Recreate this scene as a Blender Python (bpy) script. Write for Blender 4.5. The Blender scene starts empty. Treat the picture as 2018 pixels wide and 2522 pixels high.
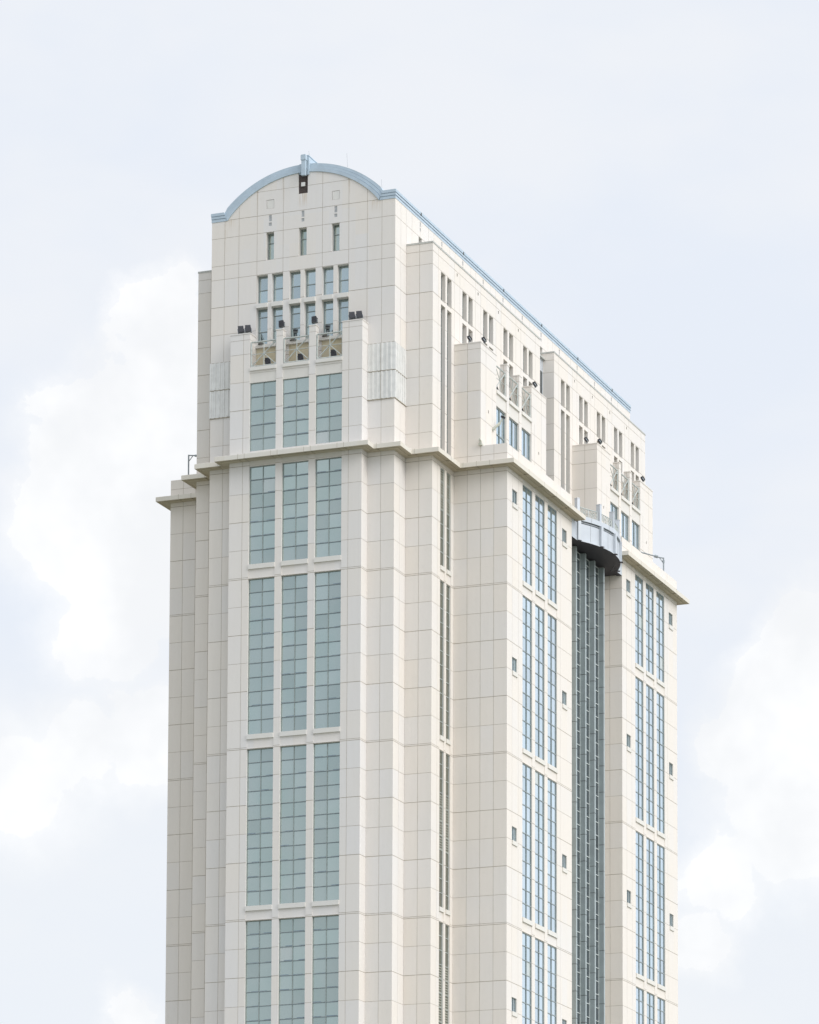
import bpy, math, random
from mathutils import Vector, Matrix
random.seed(7)
P = 1.95                      # one facade module in metres; all shapes below are in modules
SC = bpy.context.scene
COL = SC.collection
D = 51.0                      # building length in modules
CAM = (204.66475, -446.96903, -155.81960)
ZG = (CAM[2] - 1.7) / P       # ground level in modules

# ------------------------------------------------------------------ materials
def newmat(name):
    m = bpy.data.materials.new(name); m.use_nodes = True
    nt = m.node_tree; nt.nodes.clear()
    out = nt.nodes.new('ShaderNodeOutputMaterial')
    b = nt.nodes.new('ShaderNodeBsdfPrincipled')
    nt.links.new(b.outputs[0], out.inputs[0])
    return m, nt, b

class NB:
    def __init__(s, nt): s.nt = nt
    def n(s, t, **k):
        x = s.nt.nodes.new(t)
        for a, v in k.items(): setattr(x, a, v)
        return x
    def put(s, sock, v):
        if hasattr(v, 'is_linked') or isinstance(v, bpy.types.NodeSocket): s.nt.links.new(v, sock)
        else: sock.default_value = v
    def math(s, op, a, b=None, c=None, clamp=False):
        x = s.n('ShaderNodeMath', operation=op, use_clamp=clamp)
        s.put(x.inputs[0], a)
        if b is not None: s.put(x.inputs[1], b)
        if c is not None: s.put(x.inputs[2], c)
        return x.outputs[0]
    def vmath(s, op, a, b=None):
        x = s.n('ShaderNodeVectorMath', operation=op)
        s.put(x.inputs[0], a)
        if b is not None: s.put(x.inputs[1], b)
        return x.outputs[0]
    def mix(s, f, a, b, blend='MIX'):
        x = s.n('ShaderNodeMix', data_type='RGBA', blend_type=blend)
        s.put(x.inputs[0], f); s.put(x.inputs[6], a); s.put(x.inputs[7], b)
        return x.outputs[2]
    def noise(s, vec, scale, detail=3, rough=.5):
        x = s.n('ShaderNodeTexNoise'); s.put(x.inputs['Vector'], vec)
        x.inputs['Scale'].default_value = scale; x.inputs['Detail'].default_value = detail
        x.inputs['Roughness'].default_value = rough
        return x.outputs[0]
    def rng(s, v, a, b, c=0, d=1):
        x = s.n('ShaderNodeMapRange'); x.interpolation_type = 'SMOOTHSTEP'
        s.put(x.inputs[0], v)
        for i, k in zip((1, 2, 3, 4), (a, b, c, d)): x.inputs[i].default_value = k
        return x.outputs[0]

def mat_concrete(name, grey, warm, rust=True):
    m, nt, b = newmat(name); N = NB(nt)
    geo = N.n('ShaderNodeNewGeometry')
    pos = N.vmath('SCALE', geo.outputs['Position']); pos.node.inputs[3].default_value = 1 / P
    nrm = N.vmath('SCALE', geo.outputs['True Normal']); nrm.node.inputs[3].default_value = -.3
    q = N.vmath('ADD', pos, nrm)
    q = N.vmath('ADD', q, (0.0, 0.0, 0.03))
    q = N.vmath('FLOOR', N.vmath('MULTIPLY', q, (.999, .999, .5)))
    wn = N.n('ShaderNodeTexWhiteNoise', noise_dimensions='3D'); N.put(wn.inputs[0], q)
    big = N.noise(pos, .12, 2)
    f = N.math('ADD', N.math('MULTIPLY', wn.outputs[0], .45), N.math('MULTIPLY', big, .9))
    f = N.math('SUBTRACT', f, .12, clamp=True)
    c = N.mix(f, grey, warm)
    sx = N.n('ShaderNodeSeparateXYZ'); N.put(sx.inputs[0], pos)
    f = N.math('ADD', f, N.rng(N.math('ABSOLUTE', sx.outputs[0]), 5, 9, 0, .35), clamp=True)   # warm bounce from sunlit side faces, tinted into the stepped corners
    c = N.mix(f, grey, warm)
    # sand-blasted aggregate grain and faint vertical weathering
    st = N.noise(N.vmath('MULTIPLY', pos, (3.0, 3.0, .22)), 1.3, 4, .6)
    c = N.mix(N.rng(st, .35, .8, 0, .05), c, (.42, .38, .30, 1))
    gr = N.noise(pos, 34, 2, .7)
    c = N.mix(N.rng(gr, .3, .7, 0, .10), c, (.50, .47, .43, 1))
    bl = N.noise(pos, 2.1, 4, .65)
    c = N.mix(N.rng(bl, .55, .8, 0, .07), c, (.40, .38, .33, 1))
    if rust:
        sep = N.n('ShaderNodeSeparateXYZ'); N.put(sep.inputs[0], pos)
        X, Y, Z = sep.outputs
        streak = N.rng(N.noise(N.vmath('MULTIPLY', pos, (9.0, 9.0, .5)), 1, 3, .6), .38, .62)
        onf = N.math('LESS_THAN', Y, 1.2)
        tot = None
        for (xc, hw, z0, z1, k) in ((0, .45, 18.2, 19.47, 1.0), (5.55, .5, 17.2, 18.3, .6), (-5.6, .5, 17.3, 18.3, .6),
                                    (-1.5, .12, 18.2, 20.9, .7), (3.5, .12, 18.6, 20.2, .7), (-3.5, .1, 17.4, 20.1, .5), (-5.9, .15, 15.2, 17.6, .4)):
            a = N.rng(N.math('ABSOLUTE', N.math('SUBTRACT', X, xc)), hw * .5, hw, 1, 0)
            z = N.rng(Z, z0, z1, 0, 1)
            z = N.math('MULTIPLY', z, N.math('LESS_THAN', Z, z1))
            t = N.math('MULTIPLY', N.math('MULTIPLY', a, z), k)
            tot = t if tot is None else N.math('MAXIMUM', tot, t)
        tot = N.math('MULTIPLY', N.math('MULTIPLY', tot, streak), onf)
        c = N.mix(N.math('MULTIPLY', tot, .45), c, (.42, .27, .10, 1))
    N.put(b.inputs['Base Color'], c)
    b.inputs['Roughness'].default_value = .85
    b.inputs['Specular IOR Level'].default_value = .25
    bp = N.n('ShaderNodeBump'); bp.inputs['Strength'].default_value = .25; bp.inputs['Distance'].default_value = .02
    N.put(bp.inputs['Height'], gr); N.put(b.inputs['Normal'], bp.outputs[0])
    return m

def mat_plain(name, col, rough=.5, metal=0., var=.12, scale=3., spec=.5, col2=None):
    m, nt, b = newmat(name); N = NB(nt)
    geo = N.n('ShaderNodeNewGeometry')
    n1 = N.noise(geo.outputs['Position'], scale, 4, .6)
    dark = col2 or tuple(x * (1 - var * 2) for x in col[:3]) + (1,)
    N.put(b.inputs['Base Color'], N.mix(N.rng(n1, .3, .75), tuple(col[:3]) + (1,), dark))
    b.inputs['Roughness'].default_value = rough
    b.inputs['Metallic'].default_value = metal
    b.inputs['Specular IOR Level'].default_value = spec
    return m

def mat_glass(name, col, rough=.06, metal=.85, w=1.0):
    m, nt, b = newmat(name); N = NB(nt)
    geo = N.n('ShaderNodeNewGeometry')
    pos = N.vmath('SCALE', geo.outputs['Position']); pos.node.inputs[3].default_value = 1 / P
    c = tuple(col[:3]) + (1,)
    soft = N.noise(pos, .35, 2)
    c = N.mix(N.rng(soft, .35, .7, 0, .35), c, (col[0] * .8, col[1] * .92, col[2] * .9, 1))
    N.put(b.inputs['Base Color'], c)
    b.inputs['Roughness'].default_value = rough
    b.inputs['Metallic'].default_value = metal
    bp = N.n('ShaderNodeBump'); bp.inputs['Strength'].default_value = .12 * w; bp.inputs['Distance'].default_value = .05
    N.put(bp.inputs['Height'], N.noise(pos, 1.1, 1)); N.put(b.inputs['Normal'], bp.outputs[0])
    return m

M = {}
M['wall'] = mat_concrete('precast_concrete', (.715, .70, .69, 1), (.75, .693, .622, 1))
M['trim'] = mat_concrete('precast_trim', (.70, .685, .655, 1), (.70, .67, .61, 1), rust=False)
M['spandrel'] = mat_concrete('precast_spandrel', (.69, .67, .62, 1), (.69, .655, .60, 1), rust=False)
M['khaki'] = mat_concrete('khaki_precast', (.62, .56, .42, 1), (.58, .50, .33, 1), rust=False)  # yellow-khaki tone of the terrace back walls
M['cornice'] = mat_concrete('weathered_cornice', (.70, .675, .62, 1), (.68, .63, .54, 1), rust=False)
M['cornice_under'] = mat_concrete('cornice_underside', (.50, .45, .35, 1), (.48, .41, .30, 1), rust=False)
M['joint'] = mat_plain('joint_sealant', (.44, .39, .31), .9, spec=.1)
M['glass'] = mat_glass('teal_tinted_glass', (.50, .575, .54))
M['glass_blue'] = mat_glass('blue_tinted_glass', (.53, .62, .68))
def variants(key, col):
    M[key + '_b'] = mat_glass(key + '_deeper', tuple(x * .91 for x in col))
    M[key + '_c'] = mat_glass(key + '_paler', tuple(x * 1.06 for x in col))
    M[key + '_d'] = mat_glass(key + '_blind', (.58, .62, .59), .25, .7)
M['glass_sky'] = mat_glass('sky_tinted_glass', (.52, .61, .625)); variants('glass_sky', (.52, .61, .625))
variants('glass', (.50, .575, .54)); variants('glass_blue', (.53, .62, .68))
M['glass_dark'] = mat_glass('dark_glass', (.12, .14, .15), .1, .6)
M['glass_olive'] = mat_glass('brown_grey_glass', (.21, .21, .17), .2, .5)
M['frame'] = mat_plain('window_frame_paint', (.30, .34, .33), .45)
M['frame_light'] = mat_plain('pale_frame_paint', (.55, .59, .57), .45)
M['fin'] = mat_plain('blue_grey_metal_panel', (.40, .45, .445), .42, .25, .06, .6)
M['drum'] = mat_plain('silver_blue_panel', (.55, .58, .61), .4, .1, .04, .5)
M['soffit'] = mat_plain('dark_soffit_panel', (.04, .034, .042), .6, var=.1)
M['roof'] = mat_plain('blue_metal_roof', (.47, .56, .625), .45, .1, .06, .8)
M['coping'] = mat_plain('grey_coping', (.50, .50, .46), .5)
M['corr'] = mat_plain('corrugated_sheet', (.745, .735, .70), .5, .0, .06, 1.2)
M['rail'] = mat_plain('railing_paint', (.50, .53, .50), .45)
M['black'] = mat_plain('black_lamp_housing', (.018, .018, .022), .45)
M['seam'] = mat_plain('seam_and_reflection_line', (.16, .23, .30), .6)
M['slot'] = mat_plain('dark_brown_louvre', (.11, .085, .075), .7, var=.3, scale=8)
M['slat'] = mat_plain('grey_green_louvre', (.36, .36, .30), .6)
M['dark'] = mat_plain('dark_recess', (.10, .095, .085), .8)
M['steel'] = mat_plain('galvanised_steel', (.33, .36, .37), .5, .4)
M['red'] = mat_plain('red_lens', (.55, .03, .05), .3)
M['cream'] = mat_plain('cream_painted_metal', (.55, .55, .46), .5)
M['ventgrey'] = mat_plain('grey_vent_cover', (.42, .43, .43), .6)

# ------------------------------------------------------------------ mesh helper
class MB:
    def __init__(s): s.v = []; s.f = []; s.m = []
    def quad(s, a, b, c, d, mi=0):
        i = len(s.v); s.v += [a, b, c, d]; s.f.append((i, i + 1, i + 2, i + 3)); s.m.append(mi)
    def poly(s, pts, mi=0):
        i = len(s.v); s.v += list(pts); s.f.append(tuple(range(i, i + len(pts)))); s.m.append(mi)
    def box(s, x0, x1, y0, y1, z0, z1, mi=0):
        p = [(x, y, z) for z in (z0, z1) for y in (y0, y1) for x in (x0, x1)]
        i = len(s.v); s.v += p
        for q in ((0, 2, 3, 1), (4, 5, 7, 6), (0, 1, 5, 4), (2, 6, 7, 3), (0, 4, 6, 2), (1, 3, 7, 5)):
            s.f.append(tuple(i + k for k in q)); s.m.append(mi)
    def xbox(s, M4, sx, sy, sz, mi=0):
        i = len(s.v)
        for z in (-sz, sz):
            for y in (-sy, sy):
                for x in (-sx, sx): s.v.append(tuple(M4 @ Vector((x, y, z))))
        for q in ((0, 2, 3, 1), (4, 5, 7, 6), (0, 1, 5, 4), (2, 6, 7, 3), (0, 4, 6, 2), (1, 3, 7, 5)):
            s.f.append(tuple(i + k for k in q)); s.m.append(mi)
    def tube(s, a, b, r, n=8, r2=None, mi=0):
        a = Vector(a); b = Vector(b); d = (b - a).normalized(); r2 = r if r2 is None else r2
        u = d.cross(Vector((0, 0, 1)))
        if u.length < 1e-3: u = Vector((1, 0, 0))
        u.normalize(); w = d.cross(u)
        i = len(s.v)
        for c, rr in ((a, r), (b, r2)):
            for k in range(n):
                t = 2 * math.pi * k / n
                s.v.append(tuple(c + u * math.cos(t) * rr + w * math.sin(t) * rr))
        for k in range(n):
            s.f.append((i + k, i + (k + 1) % n, i + n + (k + 1) % n, i + n + k)); s.m.append(mi)
        s.f.append(tuple(i + k for k in reversed(range(n)))); s.m.append(mi)
        s.f.append(tuple(i + n + k for k in range(n))); s.m.append(mi)
    def build(s, name, mats, parent=None, origin=None, scale=P):
        if not isinstance(mats, (list, tuple)): mats = [mats]
        xs, ys, zs = zip(*s.v)
        o = origin or ((min(xs) + max(xs)) / 2, (min(ys) + max(ys)) / 2, min(zs))
        me = bpy.data.meshes.new(name)
        me.from_pydata([((a - o[0]) * scale, (b - o[1]) * scale, (c - o[2]) * scale) for a, b, c in s.v], [], s.f)
        for m in mats: me.materials.append(m)
        me.polygons.foreach_set('material_index', s.m)
        me.update()
        ob = bpy.data.objects.new(name, me); COL.objects.link(ob)
        w = Vector(o) * scale
        ob['_w'] = list(w)
        if parent is not None:
            ob.parent = parent; ob.location = w - Vector(parent['_w'])
        else: ob.location = w
        return ob

def empty(name, loc, label, cat, group=None, rz=0):
    o = bpy.data.objects.new(name, None); COL.objects.link(o)
    o.location = Vector(loc) * P; o['_w'] = list(Vector(loc) * P)
    o.rotation_euler = (0, 0, rz)
    o['label'] = label; o['category'] = cat
    if group: o['group'] = group
    return o

JW = .014; JH = .02
def zjoints(z0, z1, extra=()):
    out = []
    k = math.ceil(z0 / 2) * 2
    while k <= z1:
        if k not in (16, 18):
            if k < 0 and (k + 8) % 12 == 0:
                out += [(k + .05, .014), (k - .06, .018)]
            elif (k % 4 == 0): out.append((k, .020))
            else: out.append((k, .012))
        k += 2
    out += [(e, .013) for e in extra if z0 < e < z1]
    return [j for j in out if z0 + .05 < j[0] < z1 - .05]

def relief(mb, axis, c, out, u0, u1, v0, v1, uj=(), vj=(), ops=(), top=None, extra_u=()):
    """A wall sheet with sunk joints (slot 1) and openings with real reveals."""
    uj = [(a, JW) if not isinstance(a, tuple) else a for a in uj if True]
    ub = {u0, u1}; vb = {v0, v1}
    for a, w in uj: ub |= {a - w, a + w}
    for a, w in vj: vb |= {a - w, a + w}
    for o in ops: ub |= {o[0], o[1]}; vb |= {o[2], o[3]}
    ub |= set(extra_u)
    ub = sorted(x for x in ub if u0 <= x <= u1); vb = sorted(x for x in vb if v0 <= x <= v1)
    cl = lambda L: [x for i, x in enumerate(L) if i == 0 or x - L[i - 1] > 1e-5]
    ub = cl(ub); vb = cl(vb)
    def pt(u, v, d):
        if top: v = min(v, top(u))
        return (u, c - out * d, v) if axis == 'y' else (c - out * d, u, v)
    nu, nv = len(ub) - 1, len(vb) - 1
    dep = [[0] * nv for _ in range(nu)]; kind = [[0] * nv for _ in range(nu)]
    for i in range(nu):
        uc = (ub[i] + ub[i + 1]) / 2
        uin = any(abs(uc - a) < w for a, w in uj)
        for j in range(nv):
            vc = (vb[j] + vb[j + 1]) / 2
            if uin or any(abs(vc - a) < w for a, w in vj): dep[i][j] = .012; kind[i][j] = 1
    for o in ops:
        k = o[5] if len(o) > 5 else 'hole'
        for i in range(nu):
            uc = (ub[i] + ub[i + 1]) / 2
            if not o[0] < uc < o[1]: continue
            for j in range(nv):
                vc = (vb[j] + vb[j + 1]) / 2
                if o[2] < vc < o[3]: dep[i][j] = o[4]; kind[i][j] = 2 if k == 'hole' else k
    for i in range(nu):
        a, b = ub[i], ub[i + 1]
        for j in range(nv):
            e, f = vb[j], vb[j + 1]
            d = dep[i][j]; k = kind[i][j]
            if top and e >= max(top(a), top(b)) - 1e-6: continue
            if k != 2:
                mi = k if k in (0, 1) else k - 1
                q = [pt(a, e, d), pt(b, e, d), pt(b, f, d), pt(a, f, d)]
                if (axis == 'y') == (out > 0): q.reverse()
                mb.quad(*q, mi)
            if i + 1 < nu and abs(dep[i + 1][j] - d) > 1e-6:
                mi = 0
                mb.quad(pt(b, e, d), pt(b, e, dep[i + 1][j]), pt(b, f, dep[i + 1][j]), pt(b, f, d), mi)
            if j + 1 < nv and abs(dep[i][j + 1] - d) > 1e-6:
                mb.quad(pt(a, f, d), pt(b, f, d), pt(b, f, dep[i][j + 1]), pt(a, f, dep[i][j + 1]), 0)

# ------------------------------------------------------------------ the tower
T = empty('office_tower', (0, D / 2, ZG), 'tall cream precast concrete office tower with a blue barrel-vaulted roof and stepped corners', 'building')
WM = [M['wall'], M['joint'], M['spandrel'], M['ventgrey'], M['dark'], M['khaki']]   # slots 0,1 then kinds 3->2, 4->3, 5->4

def window(name, axis, c, out, u0, u1, v0, v1, depth, cols, bars, glass='glass', frame='frame', sill=None, fw=.035, slats=None, proud=.05, sillw=0.):
    """glass pane (part) > window_frame, sill (sub-parts)"""
    def bx(mb, ua, ub_, va, vb_, d0, d1, mi=0):     # d = depth behind the wall face
        a, b = sorted((c - out * d0, c - out * d1))
        if axis == 'y': mb.box(ua, ub_, a, b, va, vb_, mi)
        else: mb.box(a, b, ua, ub_, va, vb_, mi)
    g = MB(); rows = [v0 + .002] + [v for v in bars if v0 + .1 < v < v1 - .1] + [v1 - .002]
    for k in range(cols):
        ua, ub_ = max(u0 + .002, u0 + (u1 - u0) * k / cols), min(u1 - .002, u0 + (u1 - u0) * (k + 1) / cols)
        for i in range(len(rows) - 1):                # every pane sits a hair differently in its frame
            t = random.random(); j = random.uniform(-.003, .003)
            mi = 0 if (t < .55 or glass + '_b' not in M) else 1 if t < .75 else 2 if t < .99 else 3
            bx(g, ua, ub_, rows[i], rows[i + 1], depth - .008 + j, depth + .03, mi)
    G = g.build(name, [M[glass]] + ([M[glass + q] for q in ('_b', '_c', '_d')] if glass + '_b' in M else []), T)
    f = MB(); d0, d1 = depth - .01 - proud, depth - .012
    bx(f, u0 + .003, u0 + fw, v0 + .003, v1 - .003, d0, d1); bx(f, u1 - fw, u1 - .003, v0 + .003, v1 - .003, d0, d1)
    bx(f, u0 + fw, u1 - fw, v0 + .003, v0 + fw, d0, d1); bx(f, u0 + fw, u1 - fw, v1 - fw * 1.3, v1 - .003, d0, d1)
    for k in range(1, cols):
        u = u0 + (u1 - u0) * k / cols
        bx(f, u - fw * .55, u + fw * .55, v0 + fw, v1 - fw * 1.3, d0 - .012, d1)
    for v in bars:
        if v0 + .1 < v < v1 - .1: bx(f, u0 + fw, u1 - fw, v - fw * .6, v + fw * .6, d0 + .004, d1)
    if glass == 'glass' and v1 - v0 > 3:          # dark gaskets along the transoms, random strips painting in warped-pane reflections
        for v in bars:
            for k in range(cols):
                ua, ub_ = u0 + (u1 - u0) * k / cols + .05, u0 + (u1 - u0) * (k + 1) / cols - .05
                if random.random() < .65:
                    if random.random() < .5: ua += (ub_ - ua) * random.uniform(.2, .5)
                    else: ub_ -= (ub_ - ua) * random.uniform(.1, .4)
                    bx(f, ua, ub_, v + fw * .6 + .002, v + fw * .6 + random.uniform(.018, .045), d0 + .02, d1, 1)
            bx(f, u0 + fw, u1 - fw, v - fw * .6 - .016, v - fw * .6 - .002, d0 + .012, d1, 1)
    f.build('window_frame', [M[frame], M['seam']], G)
    if slats:
        s = MB()
        for (a, b) in slats:
            a = max(a, v0 + .05); b = min(b, v1 - .05)
            n = max(1, int((b - a) / .16))
            for k in range(n):
                v = a + (b - a) * (k + .5) / n
                bx(s, u0 + fw, u1 - fw, v - .035, v + .045, d0 + .01, d1)
        s.build('louvre_blades', M['slat'], G)
    if sill:
        s = MB(); bx(s, u0 - sillw, u1 + .0 + sillw, sill[0], sill[1], -.075, depth + .02)
        s.build('sill', M['trim'], G)
    return G

GROUPS = [(-7.05, -.07)] + [(-8.07 - 12 * k - 10.98, -8.07 - 12 * k) for k in range(3)] + [(-55.05, -44.07)]
GROUPB = [(-7.05, -.07)]
def grp(first_big):
    # A side and B side: 1st group below the cornice is 7 rows, the rest 11 rows each
    g = [(-7.05, -.07)]
    z = -8.07
    for k in range(3): g.append((z - 10.98, z)); z -= 12
    g.append((z - 10.98, z))
    return g
G4 = grp(0)

# --- central bay on the narrow front (y = 0)
AW = [(-3.5, -1.5), (-1, 1), (1.5, 3.5)]
ops = []
for a, b in AW:
    ops.append((a, b, 1.0, 5.9, .16))
    ops.append((a, b, 5.9, 6.80, .05, 3))
    ops.append((a, b, .0, .3, .03, 3))
    for i, (z0, z1) in enumerate(G4):
        ops.append((a, b, z0, z1, .2))
        ops.append((a, b, z0 - .95, z0 - .0001, .04, 0))
w = MB()
relief(w, 'y', 0, -1, -5, 5, ZG, 6.80, (-4, 4, -1.25, 1.25)[:2], zjoints(ZG, 6.74), ops)
# pier tops above the terrace ledge
for a, b, dd in ((-5, -3.5, 1), (3.5, 5, 1), (-1.5, -1, .5), (1, 1.5, .5)):
    js = [(8, .013), (9.02, .012)]
    uj = [(-4, JW)] if a == -5 else [(4, JW)] if b == 5 else []
    relief(w, 'y', 0, -1, a, b, 6.80, 9.45, uj, js)
    relief(w, 'x', b, 1, 0, dd, 6.74 if b != 5 else 6.80, 9.45, (), js)
    relief(w, 'x', a, -1, 0, dd, 6.80, 9.45, (), js)
    if dd < 1: relief(w, 'y', dd, 1, a, b, 6.9, 9.45, (), js)
    w.box(a - .03, b + .03, -.03, dd + (.03 if dd < 1 else 0), 9.45, 9.52)
relief(w, 'x', 5, 1, 0, 1, ZG, 6.80, (), zjoints(ZG, 6.74))
relief(w, 'x', -5, -1, 0, 1, ZG, 6.80, (), zjoints(ZG, 6.74))
w.box(-3.5, 3.5, .02, 1.0, 6.6, 6.9)          # terrace floor
w.build('wall', WM, T)
for a, b in AW:
    lg = MB(); lg.box(a + .002, b - .002, -.07, .3, 6.75, 7.0); lg.build('balcony_ledge', M['trim'], T)
    window('window', 'y', 0, -1, a, b, 1.0, 5.9, .16, 2, [1.9, 2.9, 3.9, 4.9])
    for i, (z0, z1) in enumerate(G4):
        n = 7 if i == 0 else 11
        window('window', 'y', 0, -1, a, b, z0, z1, .2, 2, [z0 + .05 + (k) * 1.0 for k in range(1, n)], sill=(z0 - .33, z0 - .002), sillw=.0)

# --- gable wall (y = 1) under the vault
def arch_in(x):
    x = abs(x)
    return 18.24 if x > 5.78 else max(18.24, 13.5 + math.sqrt(max(0, 7.48 ** 2 - x * x)))
def arch_out(x):
    x = abs(x)
    return 18.86 if x > 6.1 else 13.2 + math.sqrt(max(0, 8.33 ** 2 - x * x))
GP = [(-3.5, -2.65), (-2.35, -1.5), (-1, -.15), (.15, 1), (1.5, 2.35), (2.65, 3.5)]
ops = []
for a, b in GP: ops += [(a, b, 11.9, 13.97, .38), (a, b, 8.9, 11.58, .38)]
for xc in (-2.5, 0, 2.5):
    ops.append((xc - .3, xc + .3, 15, 17, .42))
    ops += [(xc - .11, xc + .11, 17.78, 18.22, .03, 4), (xc - .11, xc + .11, 17.44, 17.68, .03, 4)]
for xc in (-2.5, 2.5): ops.append((xc - .29, xc + .29, 18.7, 19.34, .07, 0))
ops.append((-.36, .36, 19.47, 21.2, .12))
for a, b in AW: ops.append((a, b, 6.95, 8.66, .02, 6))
vj = zjoints(ZG, 14.5) + [(15, .013), (17, .013), (18.27, .016), (20, .012)]
w = MB()
relief(w, 'y', 1, -1, -7, 7, ZG, 21.3, (-6, -4.9, -3.5, -1.5, 1.5, 3.5, 4.9, 6), vj, ops, top=arch_in,
       extra_u=[i * .25 for i in range(-27, 28)])
ops7 = []
for k in range(12):
    y = 5.5 + 4 * k
    if y < D - 3:
        ops7 += [(y - .3, y + .3, 15, 17, .38), (y - .1, y + .1, 17.78, 18.1, .03, 4), (y - .1, y + .1, 17.44, 17.68, .03, 4)]
uj7 = [2] + [y for k in range(12) for y in (4 * k, 4 * k + 3, 4 * k + 1.5) if 2.5 < y < D - 1]
relief(w, 'x', 7, 1, 1, D - 1, ZG, 18.24, uj7, [(15, .012), (17, .014)] + zjoints(ZG, 14.5), ops7)
relief(w, 'x', -7, -1, 1, D - 1, ZG, 18.24, (), vj[:-2])
relief(w, 'y', D - 1, 1, -7, 7, ZG, 21.3, (-6, -3.5, 3.5, 6), vj, (), top=arch_in, extra_u=[i * .5 for i in range(-13, 14)])
w.build('wall', WM, T)
for a, b in GP:
    window('window', 'y', 1, -1, a, b, 11.9, 13.97, .38, 1, [12.95], 'glass_sky', fw=.04)
    window('window', 'y', 1, -1, a, b, 8.9, 11.58, .38, 1, [9.95, 11.0], 'glass_sky', fw=.04)
    lg = MB(); lg.box(a, b, .9, 1.3, 11.585, 11.895); lg.build('lintel', M['trim'], T)
lg = MB(); lg.box(-3.5, 3.5, .86, 1.1, 8.68, 8.895); lg.build('window_ledge', M['trim'], T)
for xc in (-2.5, 0, 2.5): window('small_window', 'y', 1, -1, xc - .3, xc + .3, 15, 17, .42, 1, [16.3], fw=.04)
for k in range(12):
    y = 5.5 + 4 * k
    if y < D - 3: window('small_window', 'x', 7, 1, y - .3, y + .3, 15, 17, .38, 1, [16.3], fw=.04)
for xc in (-2.5, 2.5):
    h = MB(); h.box(xc - .27, xc + .27, 1.02, 1.068, 18.72, 19.32); h.box(xc - .22, xc - .2, 1.005, 1.02, 18.8, 19.24); h.build('access_hatch', M['trim'], T)
s = MB(); s.box(-.36, .36, 1.115, 1.2, 19.47, 21.2)
for k in range(9): s.box(-.34 + k * .08, -.315 + k * .08, 1.09, 1.115, 19.49, 21.1)
s = s.build('vent_slot', M['slot'], T)
b_ = MB(); b_.box(-.15, .13, 1.0, 1.09, 20.0, 20.28); b_.build('junction_box', M['corr'], s)

# corrugated sheets covering the two gable corners
def corr(mb, axis, c, out, u0, u1, v0, v1):
    n = int((u1 - u0) / .11)
    for k in range(n):
        a = u0 + (u1 - u0) * k / n; b = u0 + (u1 - u0) * (k + 1) / n
        d = .075 if (k % 3 == 0) else .025
        x0, x1 = sorted((c + out * .004, c + out * d))
        if axis == 'y': mb.box(a, b, x0, x1, v0 + (.0 if k % 3 else .02), v1)
        else: mb.box(x0, x1, a, b, v0 + (.0 if k % 3 else .02), v1)
def seam(mb, axis, c, out, u0, u1, v):
    x0, x1 = sorted((c + out * .004, c + out * .06))
    if axis == 'y': mb.box(u0, u1, x0, x1, v - .018, v + .018, 1)
    else: mb.box(x0, x1, u0, u1, v - .018, v + .018, 1)
for sgn in (1, -1):
    for (z0, z1) in ((4.02, 5.97), (6.02, 7.98)):
        cb = MB()
        a, b = (5.01, 7.02) if sgn > 0 else (-7.02, -5.01)
        corr(cb, 'y', 1, -1, a, b, z0, z1)
        seam(cb, 'y', 1, -1, a, b, z0 - .02)
        mid = 6 * sgn
        cb.box(mid - .02, mid + .02, .93, .996, z0, z1, 1)
        corr(cb, 'x', 7 * sgn, sgn, 1.0, 2.995, z0, z1); seam(cb, 'x', 7 * sgn, sgn, 1.0, 2.995, z0 - .02)
        cb.build('corrugated_panel', [M['corr'], M['joint']], T)

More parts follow.
